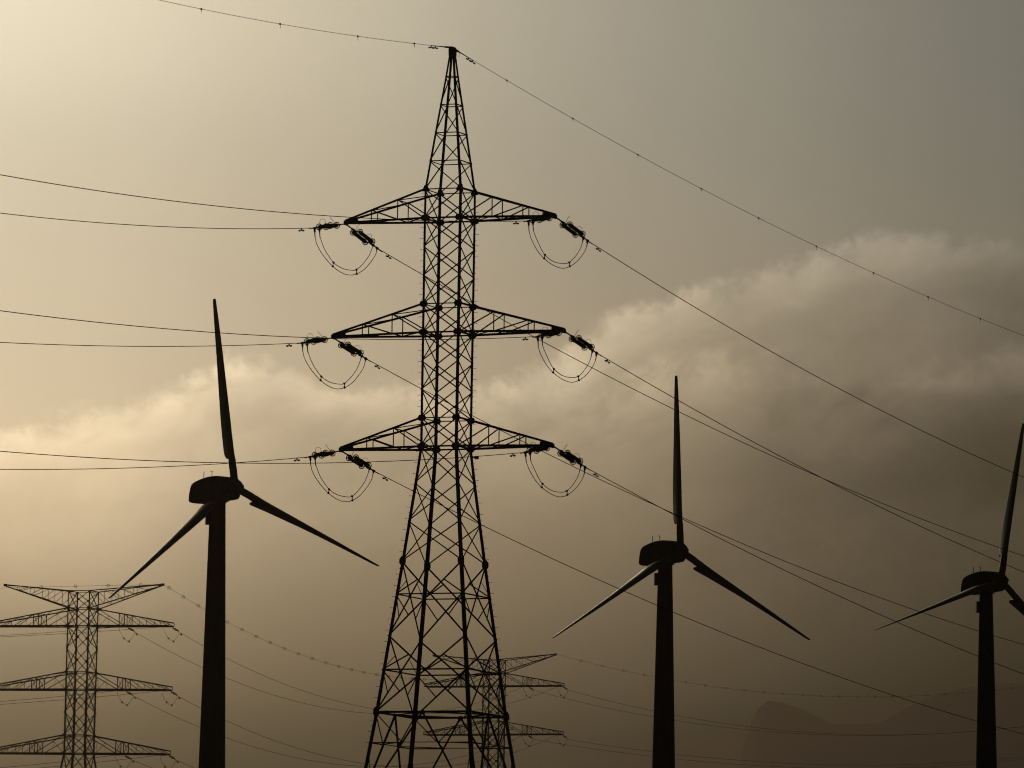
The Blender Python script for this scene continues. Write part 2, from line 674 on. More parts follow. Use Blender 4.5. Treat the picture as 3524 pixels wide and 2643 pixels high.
def big_panel(kt, km, kb, i, w):
    """a tall crossed panel with a mid frame and four short struts"""
    j = (i + 1) % 4
    n = face_n(i)
    m = MB()
    a, b, c_, d_ = node(kt, i), node(kt, j), node(kb, i), node(kb, j)
    m.angle(a, d_, n, w)
    o = n * (w * 0.18)
    m.angle(b + o, c_ + o, n, w)
    li, lj = node(km, i), node(km, j)
    for leg_pt, top, bot in ((li, (a, d_), (b, c_)), (lj, (b, c_), (a, d_))):
        up_pt = lerp(top[0], top[1], 0.25)
        dn_pt = lerp(bot[1], bot[0], 0.27)
        m.angle(leg_pt, up_pt, n, w * 0.72)
        m.angle(leg_pt, dn_pt, n, w * 0.72)
    # little plate where the diagonals cross the frame
    cpt = (a + b + c_ + d_) / 4
    cpt = Vector((cpt.x, cpt.y, LV[km][0]))
    u = (b - a).normalized()
    m.plate(cpt, u, Vector((0, 0, 1)), [(0.10 * x, 0.09 * y) for x, y in OCT], 0.02)
    return m.build('cross_brace', STEEL, pylon)


for i in range(4):
    w = 0.088 if i % 2 == 0 else 0.066
    big_panel('c3', 'c4', 'c5', i, w)
    big_panel('c5', 'c6', 'c7', i, w)

# spread footing: inverted V braces from the middle of the bottom frame down to the feet
z8 = LV['c8'][0]
vp = {}
for i in range(4):
    j = (i + 1) % 4
    n = face_n(i)
    m = MB()
    a, b = node('c7', i), node('c7', j)
    mid_ = (a + b) / 2
    fa, fb = node('foot', i), node('foot', j)
    ta = (mid_.z - z8) / mid_.z
    m.angle(mid_, fa, n, 0.10)
    m.angle(mid_, fb, n, 0.10)
    pa, pb = lerp(mid_, fa, ta), lerp(mid_, fb, ta)
    vp[i] = (pa, pb)
    la, lb = node('c8', i), node('c8', j)
    m.angle(la, pa, n, 0.06)
    m.angle(lb, pb, n, 0.06)
    m.angle(a, pa, n, 0.055)
    m.angle(b, pb, n, 0.055)
    q = lerp(mid_, fa, 0.78)
    q2 = lerp(mid_, fb, 0.78)
    m.angle(la, q, n, 0.05)
    m.angle(lb, q2, n, 0.05)
    m.plate(mid_ + Vector((0, 0, -0.03)), (b - a).normalized(), Vector((0, 0, 1)), [(0.16 * x, 0.13 * y) for x, y in OCT], 0.03)
    m.build('footing_brace', STEEL, pylon)
m = MB()
for i in range(4):
    m.angle(vp[i][1], vp[(i + 1) % 4][0], Vector((0, 0, 1)), 0.06)
    m.angle(vp[i][0], vp[i][1], Vector((0, 0, 1)), 0.05)
m.build('horizontal_frame', STEEL, pylon)

# gusset plates: an L-shaped pair of plates wrapped round each corner
PEAKED = [(-0.9, -0.75), (0.9, -0.75), (1.0, -0.35), (0.32, 1.25), (-0.32, 1.25), (-1.0, -0.35)]
LEVEL = [(-0.72, -0.95), (0.72, -0.95), (1.15, -0.1), (1.0, 0.35), (0.70, 0.9), (-0.70, 0.9), (-1.0, 0.35), (-1.15, -0.1)]
FLAT = [(-0.75, 0.95), (0.75, 0.95), (1.25, -0.05), (1.1, -0.45), (0.6, -0.95), (-0.6, -0.95), (-1.1, -0.45), (-1.25, -0.05)]


def gusset(key, c, w, h, parent, shape, up=0.0):
    p = node(key, c)
    m = MB()
    out = [(w * x, h * y) for x, y in shape]
    sxx, syy = SGN[c]
    m.plate(p + Vector((-sxx * w * 0.35, syy * 0.006, up)), (1, 0, 0), (0, 0, 1), out, 0.016)
    m.plate(p + Vector((sxx * 0.006, -syy * w * 0.35, up)), (0, 1, 0), (0, 0, 1), out, 0.016)
    return m.build('gusset_plate', STEEL, parent)


for k in ('r5', 'r6', 'r7', 'r8', 'r9', 'r10'):
    for c in range(4):
        gusset(k, c, 0.215, 0.17, pylon, {'r5': PEAKED, 'r7': LEVEL, 'r9': LEVEL}.get(k, FLAT))
for c in range(4):
    gusset('c3', c, 0.20, 0.27, pylon, OCT)
    gusset('c7', c, 0.18, 0.30, pylon, OCT)

# crossarms
TIPS = {}


def crossarm(side, ktop, kbot, L):
    zt, ht = LV[ktop]
    zb_, hb = LV[kbot]
    s = side
    arm = MB()
    tw = 0.13
    for e in (-1, 1):
        n = Vector((0, -e, 0))
        bt, bb_ = Vector((s * ht, e * ht, zt)), Vector((s * hb, e * hb, zb_))
        tipt, tipb = Vector((s * L, e * tw, zb_ + 0.10)), Vector((s * L, e * tw, zb_))
        arm.angle(bt, tipt, n, 0.11)
        arm.angle(bb_, tipb, n, 0.115)
        t1, t2 = lerp(bt, tipt, 1 / 3), lerp(bt, tipt, 0.664)
        b1, b2 = lerp(bb_, tipb, 1 / 3), lerp(bb_, tipb, 0.664)
        arm.angle(t1, b1, n, 0.06)
        arm.angle(t2, b2, n, 0.06)
        arm.angle(bb_, t1, n, 0.06)
        arm.angle(b1, t2, n, 0.06)
    def P(top, e, t):
        if top:
            return lerp(Vector((s * ht, e * ht, zt)), Vector((s * L, e * tw, zb_ + 0.10)), t)
        return lerp(Vector((s * hb, e * hb, zb_)), Vector((s * L, e * tw, zb_)), t)
    far = 1 if s > 0 else -1
    for top in (1, 0):
        n = Vector((0, 0, -1 if top else 1))
        for t in (1 / 3, 0.664):
            arm.angle(P(top, -1, t), P(top, 1, t), n, 0.065)
        # zigzag in plan
        arm.angle(P(top, -far, 0.0) if top else P(top, far, 0.0), P(top, far, 1 / 3) if top else P(top, -far, 1 / 3), n, 0.062)
        arm.angle(P(top, -far, 1 / 3) if top else P(top, far, 1 / 3), P(top, far, 0.664) if top else P(top, -far, 0.664), n, 0.062)
    o = arm.build('crossarm', STEEL, pylon)
    tp = MB()
    tp.loft([[Vector((s * (L - 0.62), e * 0.24, zb_ + z)) for e, z in ((-1, -0.03), (1, -0.03), (1, 0.20), (-1, 0.20))],
             [Vector((s * (L + 0.06), e * 0.15, zb_ + z)) for e, z in ((-1, -0.05), (1, -0.05), (1, 0.10), (-1, 0.10))]])
    tp.bar((s * (L - 0.02), -0.22, zb_ - 0.06), (s * (L - 0.02), 0.22, zb_ - 0.06), 0.1, 0.12)
    tp.build('tip_plate', STEEL, o)
    return o


for name, kt, kb, L in (('T', 'r5', 'r6', 5.93), ('M', 'r7', 'r8', 6.53), ('L', 'r9', 'r10', 5.98)):
    for s in (-1, 1):
        crossarm(s, kt, kb, L)
        c, sn = math.cos(ARM_ANG), math.sin(ARM_ANG)
        TIPS[name + ('L' if s < 0 else 'R')] = Vector((AXIS.x + s * L * c, PY + s * L * sn, LV[kb][0] + GROUND_P - 0.06))

# peak cap
m = MB()
zt, ht = LV['top']
m.loft([[Vector((x * (ht + 0.05), y * (ht + 0.05), zt - 0.32)) for x, y in SGN], [Vector((x * (ht + 0.06), y * (ht + 0.06), zt + 0.02)) for x, y in SGN],
        [Vector((x * (ht + 0.02) * 0.8, y * (ht + 0.02) * 0.8, zt + 0.13)) for x, y in SGN]])
m.bar((0, -0.32, zt + 0.08), (0, 0.32, zt + 0.08), 0.16, 0.10)
m.build('peak_cap', STEEL, pylon)
# small floodlight-like fitting on the near right leg under the lowest arm
m = MB()
p = leg_at(2, LV['r10'][0] - 0.45)
m.lathe(p, (1, 0, 0), [(0, 0.03), (0.12, 0.04), (0.13, 0.09), (0.30, 0.09), (0.33, 0.05)], 8)
m.build('bracket_fitting', STEEL, pylon)

# ================================================================== insulators, jumpers, cables of the nearest pylon
ARM_DIR = Vector((math.cos(ARM_ANG), math.sin(ARM_ANG), 0))
LINE = Vector((-math.sin(ARM_ANG), math.cos(ARM_ANG), 0))        # away and to the right


def z4(x, y):
    return (1060 + x / 4.609, 600 + y / 4.609)


CL = {  # pixel of the outer cable clamp: a = towards the left, b = towards the right
    'TL': ((1082.8, 784.5), (1297.6, 853.9)), 'TR': ((1819, 760.5), (2022, 828)),
    'ML': ((1040.6, 1180), (1258.7, 1233.7)), 'MR': ((1850.9, 1158), (2053, 1214.4)),
    'LL': ((1067.7, 1572), (1285.8, 1620.2)), 'LR': ((1808, 1556.6), (2013.3, 1607.2))}
TIP_PX = {'TL': (1188, 771), 'TR': (1910, 747.5), 'ML': (1146, 1163), 'MR': (1941, 1140), 'LL': (1173, 1551), 'LR': (1901.6, 1534.5)}
WORD = {'TL': 'top left', 'TR': 'top right', 'ML': 'middle left', 'MR': 'middle right', 'LL': 'lowest left', 'LR': 'lowest right'}


def insulator(key, ab, C):
    T = TIPS[key] + (LINE * (0.2 if ab == 'b' else -0.2))
    d = C - T
    L = d.length
    d.normalize()
    f0, f1, fi = (0.31, 0.73, 0.87) if ab == 'b' else (0.357, 0.735, 0.845)
    if ab == 'a' and key[1] == 'R':
        f0, f1, fi = 0.30, 0.71, 0.83
    root = empty('insulator_set', T, 'double insulator string pulling %s from the nearest pylon\'s %s crossarm' % ('right' if ab == 'b' else 'left', WORD[key]), 'insulator', 'insulator sets of the nearest pylon')
    lat = ARM_DIR
    upn = d.cross(lat)
    if upn.z < 0:
        upn = -upn
    lk = MB()
    lk.bar((0, 0, 0), d * (L * f0 - 0.10), 0.05, 0.06, upn)
    lk.bar(d * (L * f0 * 0.55), d * (L * f0 * 0.8), 0.09, 0.08, upn)
    lk.build('link_rod', STEEL, root)
    s0, s1 = L * f0, L * f1
    for s, nm in ((s0 - 0.08, 'yoke_plate'), (s1 + 0.10, 'yoke_plate')):
        y = MB()
        y.plate(d * s, lat, d, [(-0.26, -0.03), (-0.1, -0.11), (0.1, -0.11), (0.26, -0.03), (0.26, 0.05), (-0.26, 0.05)], 0.03)
        y.build(nm, STEEL, root)
    for e in (-1, 1):
        st = MB()
        prof = [(0, 0.03)]
        n = 14
        pitch = (s1 - s0) / n
        for k in range(n):
            x = k * pitch
            prof += [(x + pitch * 0.08, 0.05), (x + pitch * 0.2, 0.104), (x + pitch * 0.45, 0.108), (x + pitch * 0.6, 0.075), (x + pitch * 0.95, 0.05)]
        prof.append((s1 - s0, 0.03))
        st.lathe(d * s0 + lat * (e * 0.19), d, prof, 12)
        so = st.build('insulator_string', PORCELAIN, root)
        for s in (s0 + 0.02, s1 - 0.02):
            rg = MB()
            cpt = d * s + lat * (e * 0.19)
            pts = [cpt + lat * (0.16 * math.cos(a)) + upn * (0.16 * math.sin(a)) for a in [2 * math.pi * k / 18 for k in range(18)]]
            rg.tube(pts, 0.027, 6, closed=True)
            rg.bar(cpt - upn * 0.14, cpt + upn * 0.14, 0.014)
            rg.build('grading_ring', STEEL, so)
    cb = MB()
    cb.tube([d * (s1 + 0.1), d * (L * fi), d * L, d * (L + 0.75)], [0.04, 0.036, 0.034, 0.016], 6)
    for s in (L * fi, L):
        cb.bar(d * (s - 0.14), d * (s + 0.14), 0.085, 0.10, upn)
    cb.build('tension_clamp', DARKMETAL, root)
    # arcing horns: a leaning rod at the tower end, a loop at the cable end
    h = MB()
    p = d * (s0 - 0.04) + upn * 0.1
    h.tube([p, p + upn * 0.10 + LINE * 0.02, p + upn * 0.26 + ARM_DIR * (0.10 if ab == 'b' else -0.14), p + upn * 0.36 + ARM_DIR * (0.19 if ab == 'b' else -0.20)], 0.013, 5)
    h.build('arcing_horn', STEEL, root)
    h = MB()
    p = d * (s1 - 0.06)
    q0, q1 = p - lat * 0.15 + upn * 0.10, p + lat * 0.15 + upn * 0.06
    h.tube([q0, q0 + upn * 0.18 - lat * 0.02, q0 + upn * 0.30 + lat * 0.05, p + upn * 0.42, q1 + upn * 0.30 - lat * 0.02, q1 + upn * 0.14 + lat * 0.02, q1], 0.011, 5)
    h.build('arcing_loop', STEEL, root)
    return d * (L * fi) + T, C


OUT_L = [(105, 855), (108, 940), (117, 1020), (150, 1135), (250, 1300), (393, 1462), (530, 1560), (650, 1598), (772, 1581), (900, 1500), (1010, 1370), (1072, 1270), (1090, 1195), (1096, 1160)]
INN_L = [(180, 862), (184, 950), (206, 1045), (275, 1215), (405, 1400), (540, 1490), (680, 1522), (769, 1512), (870, 1420), (960, 1300), (1002, 1205), (1018, 1150), (1024, 1125)]
OUT_R = [(1010, 742), (1012, 850), (1030, 950), (1060, 1040), (1150, 1210), (1258, 1335), (1400, 1440), (1545, 1490), (1665, 1460), (1790, 1370), (1890, 1240), (1935, 1130), (1945, 1052)]
INN_R = [(1076, 770), (1080, 850), (1100, 950), (1195, 1160), (1270, 1279), (1400, 1380), (1545, 1415), (1656, 1396), (1760, 1290), (1830, 1170), (1860, 1070), (1872, 1005)]


def spline(pts, n=5):
    """Catmull-Rom through 3-D points"""
    out = []
    P = [pts[0] * 2 - pts[1]] + pts + [pts[-1] * 2 - pts[-2]]
    for i in range(1, len(P) - 2):
        for k in range(n):
            t = k / n
            a, b, c, d_ = P[i - 1], P[i], P[i + 1], P[i + 2]
            out.append(0.5 * ((2 * b) + (c - a) * t + (2 * a - 5 * b + 4 * c - d_) * t * t + (3 * b - a - 3 * c + d_) * t ** 3))
    out.append(pts[-1])
    return out


def jumper(key, ia, ca, ib, cb_):
    T = TIPS[key]
    left = key[1] == 'L'
    tp = TIP_PX[key]
    ref = (590, 790) if left else (1430, 680)
    root = empty('jumper_loop', T + Vector((0, 0, -1.7)), 'twin cable loop hanging below the tip of the nearest pylon\'s %s crossarm' % WORD[key], 'jumper cable', 'jumper loops of the nearest pylon')
    o = root.location
    res = []
    for lst, pa, pb in ((OUT_L if left else OUT_R, ca, cb_), (INN_L if left else INN_R, ia, ib)):
        pts = [on_plane(tp[0] + (x - ref[0]) / 4.609, tp[1] + (y - ref[1]) / 4.609, T, ARM_DIR) for x, y in lst]
        n = len(pts)
        da, db = pa - pts[0], pb - pts[-1]
        for i in range(n):
            wa = max(0.0, 1 - i / (n * 0.45))
            wb = max(0.0, 1 - (n - 1 - i) / (n * 0.45))
            pts[i] = pts[i] + da * wa * wa + db * wb * wb
        res.append([p - o for p in pts])
        c = MB()
        sp_ = spline([p - o for p in pts])
        c.tube(sp_, 0.019, 6)
        co = c.build('jumper_cable', CABLE, root)
        k = MB()
        for a, b in ((sp_[0], sp_[7]), (sp_[-1], sp_[-6])):
            u = (b - a).normalized()
            L = min(0.42, (b - a).length)
            k.lathe(a, u, [(0, 0.045), (0.06, 0.062), (L * 0.55, 0.052), (L * 0.6, 0.03), (L * 1.3, 0.024), (L * 1.35, 0.016)], 7)
        # the two end lugs of one cable are separate pieces
        k2 = MB()
        half = len(k.v) // 2
        hf = len(k.f) // 2
        k2.v = k.v[half:]
        k2.f = [tuple(i - half for i in f) for f in k.f[hf:]]
        k.v, k.f = k.v[:half], k.f[:hf]
        k.build('cable_lug', DARKMETAL, co)
        k2.build('cable_lug', DARKMETAL, co)
    ii = (4, 7) if left else (4, 7)
    oi = (5, 8) if left else (5, 8)
    for a, b in zip(ii, oi):
        p, q = res[1][a], res[0][b]
        s = MB()
        s.tube([p + Vector((0, 0, 0.02)), lerp(p, q, 0.3), lerp(p, q, 0.5), lerp(p, q, 0.7), q - Vector((0, 0, 0.02))], [0.05, 0.03, 0.02, 0.03, 0.05], 7)
        for e in (p, q):
            s.lathe(e - LINE * 0.07, LINE, [(0, 0.03), (0.02, 0.052), (0.12, 0.052), (0.14, 0.03)], 8)
        s.build('cable_spacer', DARKMETAL, root)


def damper(parent, p, d, size=1.0):
    """a dumb-bell vibration damper clamped under a cable"""
    m = MB()
    dn = Vector((0, 0, -1))
    d = d.normalized()
    m.bar(p, p + dn * 0.10 * size, 0.05 * size, 0.06 * size, d)
    c = p + dn * 0.115 * size
    m.tube([c - d * 0.24 * size, c - d * 0.1 * size + dn * 0.01, c, c + d * 0.1 * size + dn * 0.01, c + d * 0.24 * size], 0.013 * size, 5)
    for e in (-1, 1):
        m.lathe(c + d * (e * 0.14 * size) + dn * 0.01, d * e, [(0, 0.02), (0.01, 0.042 * size), (0.09 * size, 0.05 * size), (0.17 * size, 0.045 * size), (0.18 * size, 0.02)], 8)
    return m.build('vibration_damper', DARKMETAL, parent)


def polyfit(ss, zs, ws, deg=2):
    n = deg + 1
    A = [[sum(w * s ** (i + j) for s, w in zip(ss, ws)) for j in range(n)] + [sum(w * z * s ** i for s, z, w in zip(ss, zs, ws))] for i in range(n)]
    for i in range(n):
        piv = max(range(i, n), key=lambda r: abs(A[r][i]))
        A[i], A[piv] = A[piv], A[i]
        for r in range(n):
            if r != i:
                f = A[r][i] / A[i][i]
                for c in range(i, n + 1):
                    A[r][c] -= f * A[i][c]
    return [A[i][n] / A[i][i] for i in range(n)]


def line_cable(name, label, group, start, px_pts, direction, length, radius, first=None):
    """cable in the vertical plane through start along direction, sagging through the photograph's points"""
    nrm = Vector((-direction.y, direction.x, 0)).normalized()
    ss, zs, ws = [0.0], [start.z], [60.0]
    for px, py in px_pts:
        p = on_plane(px, py, start, nrm)
        ss.append((p - start).dot(direction))
        zs.append(p.z)
        ws.append(1.0)
    k = 1.0 / max(abs(s) for s in ss)
    co = polyfit([s * k for s in ss], zs, ws)
    f = lambda s: sum(c * (s * k) ** i for i, c in enumerate(co))
    root = empty(name, start, label, 'power cable', group)
    N = 60
    pts = []
    for i in range(N + 1):
        s = length * i / N
        pts.append(Vector((direction.x * s, direction.y * s, f(s) - start.z)))
    m = MB()
    m.tube(pts, radius, 6)
    m.build('cable', CABLE, root)
    g = lambda s: Vector((direction.x * s, direction.y * s, f(s) - start.z))
    return root, g, nrm


WPX = {
    'TLa': [(526, 777.5), (300, 764), (0, 733)], 'TRa': [(1325, 752), (1060, 735.6), (540, 690), (0, 599)],
    'MLa': [(1006, 1186), (800, 1191.5), (478, 1190.5), (380, 1189.5), (0, 1179)], 'MRa': [(1636, 1166), (1480, 1168.6), (1020, 1160), (380, 1114), (0, 1069)],
    'LLa': [(1020, 1577.5), (813, 1592.5), (600, 1604.5), (0, 1615)], 'LRa': [(1600, 1573), (1480, 1582), (1020, 1594), (600, 1588), (0, 1553)],
    'TLb': [(1450, 943), (1690, 1079), (1797, 1137.5), (2318, 1405), (2829, 1646), (2960, 1703), (3524, 1913)],
    'TRb': [(2333, 1016), (2707, 1247), (3016, 1400), (3524, 1643)],
    'MLb': [(1445, 1338), (1639, 1437), (1817, 1531), (2060, 1650), (2317, 1764), (2820, 1978), (2960, 2031), (3524, 2219)],
    'MRb': [(2318, 1368), (2829, 1647), (2960, 1711), (3368, 1899), (3524, 1971)],
    'LLb': [(1415, 1689), (1662, 1812), (1880, 1914), (2263, 2081), (2820, 2304), (2960, 2355), (3524, 2527)],
    'LRb': [(2317, 1768), (2820, 2020), (2960, 2085), (3524, 2320)]}
for key in CL:
    T = TIPS[key]
    pa, pb = CL[key]
    Ca, Cb = on_plane(*pa, T, ARM_DIR), on_plane(*pb, T, ARM_DIR)
    ia, ca = insulator(key, 'a', Ca)
    ib, cb_ = insulator(key, 'b', Cb)
    jumper(key, ia, ca, ib, cb_)
    for ab, C, sg in (('a', Ca, -1), ('b', Cb, 1)):
        d = LINE * sg
        root, g, nrm = line_cable('power_cable', 'thin dark cable running off to the %s from the nearest pylon\'s %s crossarm' % ('left' if sg < 0 else 'right', WORD[key]),
                                  'conductor cables of the nearest pylon', C, WPX[key + ab], d, 130.0, 0.020)
        s = 1.62 if sg > 0 else 1.75
        damper(root, g(s), g(s + 0.3) - g(s))

# earth wire over the peak
TOPP = Vector((AXIS.x, PY, LV['top'][0] + GROUND_P + 0.08))
EW = {-1: [(1426, 151.5), (1231, 126), (964, 80.5), (693, 31), (545, 0)],
      1: [(1744, 281), (1971, 411), (2195, 531), (2414, 647), (2611, 749), (2810, 846), (3006, 940), (3194, 1024.5), (3374, 1098), (3524, 1153)]}
for sg in (-1, 1):
    start = TOPP + LINE * (0.3 * sg)
    d = LINE * sg
    root, g, nrm = line_cable('earth_wire', 'hair thin wire with small clips running %s from the nearest pylon\'s peak' % ('to the upper left' if sg < 0 else 'down to the right'),
                              'earth wires of the nearest pylon', start, EW[sg], d, 130.0, 0.012)
    m = MB()
    m.tube([g(0.0), g(0.5), g(0.9), g(2.6)], [0.05, 0.055, 0.03, 0.018], 6)
    m.build('dead_end_grip', DARKMETAL, root)
    for s in (2.05, 2.62):
        damper(root, g(s), g(s + 0.2) - g(s), 0.95)
    if sg > 0:
        m = MB()
        m.tube([g(0.75), g(0.72) + Vector((0, 0, -0.25)), Vector((0.12, 0, -0.42)), Vector((-0.05, -0.1, -0.5))], 0.009, 5)
        m.build('bonding_lead', CABLE, root)
    first = None
    for px, py in EW[sg]:
        if (sg < 0 and px < 600) or px > 3400:
            continue
        p = on_plane(px, py, start, nrm)
        s = (p - start).dot(d)
        q = g(s)
        if first is None:
            m = MB()
            m.lathe((-0.05, 0, 0), (1, 0, 0), [(0, 0.02), (0.02, 0.05), (0.08, 0.05), (0.10, 0.02)], 7)
            m.bar((0, 0, -0.03), (0.03, 0, -0.22), 0.02)
            first = m.build('wire_clip', DARKMETAL, root, loc=q)
        else:
            again(first, root, q)

# ================================================================== wind turbines
ROT_R = 17.0


def blade_mesh():
    """feathered blade pointing up local +z, chord trailing towards -x, twist near the root towards +y"""
    R = ROT_R
    st = [(0.030, 0.68, 1.0, 0), (0.095, 0.68, 1.0, 0), (0.128, 0.72, 0.92, 6), (0.153, 0.80, 0.80, 10), (0.157, 1.60, 0.36, 10.5), (0.172, 1.86, 0.30, 10), (0.20, 1.88, 0.28, 8.5), (0.28, 1.74, 0.26, 6),
          (0.38, 1.58, 0.27, 4), (0.50, 1.34, 0.25, 2.2), (0.60, 1.17, 0.24, 1.2), (0.70, 1.02, 0.22, 0.6), (0.80, 0.88, 0.17, 0.2), (0.90, 0.70, 0.16, 0), (0.97, 0.55, 0.15, 0), (0.996, 0.46, 0.14, 0), (1.0, 0.38, 0.10, 0)]
    m = MB()
    rings = []
    n = 36
    for r, c, th, tw in st:
        q = math.radians(tw)
        T = Vector((-math.cos(q), math.sin(q), 0))
        Nn = Vector((math.sin(q), math.cos(q), 0))
        ring_ = []
        lead = 0.5 * c if th >= 0.99 else min(0.34, 0.30 * c + 0.06)
        for k in range(n):
            a = 2 * math.pi * k / n
            if th >= 0.99:
                x, y = -math.cos(a) * c / 2, math.sin(a) * c / 2
            else:
                x = -lead + c * (1 - math.cos(a)) / 2
                fr = (1 - math.cos(a)) / 2
                blunt = max(0.0, (th - 0.45) * 1.8)
                yt = 5 * th * c * (0.2969 * math.sqrt(fr) - 0.126 * fr - 0.3516 * fr ** 2 + 0.2843 * fr ** 3 - 0.1036 * fr ** 4)
                y = math.copysign(1, math.sin(a) + 1e-9) * yt * (1 - blunt) + math.sin(a) * th * c * 0.5 * blunt
                y += 0.025 * c * math.sin(math.pi * fr)
            ring_.append(T * x + Nn * y + Vector((0, 0, r * R)))
        rings.append(ring_)
    m.loft(rings)
    return m


def nacelle_mesh():
    m = MB()
    st = [(-0.50, 0.56, -0.68, 0.74), (-0.58, 0.82, -0.92, 0.96), (-0.78, 0.92, -1.00, 1.03), (-1.3, 1.04, -1.03, 1.06), (-2.2, 1.16, -1.06, 1.06), (-3.2, 1.16, -1.09, 1.06), (-4.2, 1.04, -1.11, 1.06),
          (-5.0, 0.88, -1.12, 1.06), (-5.42, 0.76, -1.12, 1.05), (-5.62, 0.62, -1.12, 1.04), (-5.78, 0.30, -1.11, 1.02), (-5.92, -0.12, -1.08, 0.99), (-6.04, -0.48, -0.99, 0.94), (-6.07, -0.58, -0.88, 0.85)]
    n = 32
    rings = []
    for s, zt_, zb_, w in st:
        c, h = (zt_ + zb_) / 2, (zt_ - zb_) / 2
        rr = []
        for k in range(n):
            a = 2 * math.pi * k / n
            ca, sa = math.cos(a), math.sin(a)
            e = 2 / 6.0
            rr.append(Vector((s, w * math.copysign(abs(ca) ** e, ca), c + h * math.copysign(abs(sa) ** e, sa))))
        rings.append(rr)
    m.loft(rings)
    return m


NACELLE, SPINNER, BLADE_ME, ROD, VANE, BOX, LIP = (None,) * 7


def put(src, mb_fn, name, mat, parent, loc, rot=(0, 0, 0), smooth_=False):
    if src is None:
        src = mb_fn().build(name, mat, parent, smooth_)
        o = src
    else:
        o = again(src, parent)
    o.location = loc
    o.rotation_euler = rot
    return src, o


def spinner_mesh():
    m = MB()
    m.lathe((0, 0, 0), (1, 0, 0), [(-0.72, 0.4), (-0.70, 0.80), (-0.45, 0.86), (0.0, 0.82), (0.30, 0.70), (0.50, 0.55), (0.56, 0.36), (0.60, 0.33), (0.90, 0.32), (1.06, 0.26), (1.13, 0.14), (1.14, 0.02)], 20)
    return m


def rod_mesh():
    m = MB()
    m.tube([(0, 0, -0.12), (0, 0, 0.92)], 0.034, 6)
    m.bar((-0.13, 0, -0.02), (0.17, 0, -0.02), 0.3, 0.1)
    return m


def vane_mesh():
    m = MB()
    m.tube([(0, 0, -0.12), (0, 0, 0.55)], 0.032, 6)
    m.bar((0, -0.13, 0.60), (0, 0.0, 0.55), 0.035)
    m.bar((0, 0.13, 0.60), (0, 0.0, 0.55), 0.035)
    m.lathe((0, -0.13, 0.57), (0, 0, 1), [(0, 0.02), (0.02, 0.05), (0.07, 0.05), (0.08, 0.01)], 6)
    return m


def box_mesh():
    m = MB()
    b = 0.06
    prof = [(-0.5 + b, -0.4), (0.5 - b, -0.4), (0.5, -0.4 + b), (0.5, 0.4 - b), (0.5 - b, 0.4), (-0.5 + b, 0.4), (-0.5, 0.4 - b), (-0.5, -0.4 + b)]
    m.loft([[Vector((x, y, z)) for x, y in prof] for z in (-0.58, 0.58)])
    return m


def lip_mesh():
    m = MB()
    m.lathe((0, 0, -0.06), (0, 0, 1), [(0, 0.74), (0.0, 0.80), (0.12, 0.80), (0.12, 0.74)], 24)
    m.bar((0.70, 0.35, 0.02), (0.95, 0.52, 0.02), 0.14, 0.06)
    return m


def turbine(label, hub_px, r_px, psi_deg, gammas, tilt, tower_top_px, tower_bot):
    global NACELLE, SPINNER, BLADE_ME, ROD, VANE, BOX, LIP
    depth = FPX * ROT_R / r_px / math.cos(PITCH) * 0.9945
    hub = at(hub_px[0], hub_px[1], depth)
    psi = math.radians(psi_deg)
    rz = math.atan2(-math.cos(psi), math.sin(psi))
    R3 = Matrix.Rotation(tilt, 3, 'Y') @ Matrix.Rotation(rz, 3, 'Z')
    xh = 2.72
    gz = ground_z(hub.x, hub.y) - 0.3
    zh = hub.z - gz
    base = hub - R3 @ Vector((xh, 0, zh))
    root = empty('wind_turbine', base, label, 'wind turbine', 'three-bladed wind turbines')
    root.rotation_euler = R3.to_euler()
    zt_ = zh - 1.05
    tw = MB()
    sc = scale_at(hub)
    r_top = tower_top_px / 2 / sc
    slope = tower_bot / sc          # half-width growth per metre
    tw.lathe((0, 0, 0), (0, 0, 1), [(0, r_top + slope * zt_ + 0.25), (0.5, r_top + slope * zt_ + 0.25), (0.5, r_top + slope * zt_)] + [(z, r_top + slope * (zt_ - z)) for z in [zt_ * k / 12 for k in range(1, 13)]], 40)
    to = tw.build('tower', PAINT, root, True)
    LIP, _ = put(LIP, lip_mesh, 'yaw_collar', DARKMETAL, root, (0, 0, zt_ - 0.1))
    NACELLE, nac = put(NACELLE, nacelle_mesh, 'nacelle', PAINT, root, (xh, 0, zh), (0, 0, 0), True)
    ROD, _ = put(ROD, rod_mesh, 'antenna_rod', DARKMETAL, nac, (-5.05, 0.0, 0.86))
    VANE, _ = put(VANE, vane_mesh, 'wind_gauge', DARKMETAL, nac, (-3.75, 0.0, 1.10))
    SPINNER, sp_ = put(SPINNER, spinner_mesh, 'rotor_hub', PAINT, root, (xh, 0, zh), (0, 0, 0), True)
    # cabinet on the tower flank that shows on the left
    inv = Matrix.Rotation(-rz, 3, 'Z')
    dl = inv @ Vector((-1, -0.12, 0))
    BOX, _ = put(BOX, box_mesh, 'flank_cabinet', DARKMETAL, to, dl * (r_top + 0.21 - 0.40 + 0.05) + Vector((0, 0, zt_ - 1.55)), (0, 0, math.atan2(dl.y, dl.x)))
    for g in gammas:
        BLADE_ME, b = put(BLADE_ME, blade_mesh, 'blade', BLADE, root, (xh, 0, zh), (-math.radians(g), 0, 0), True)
    return root


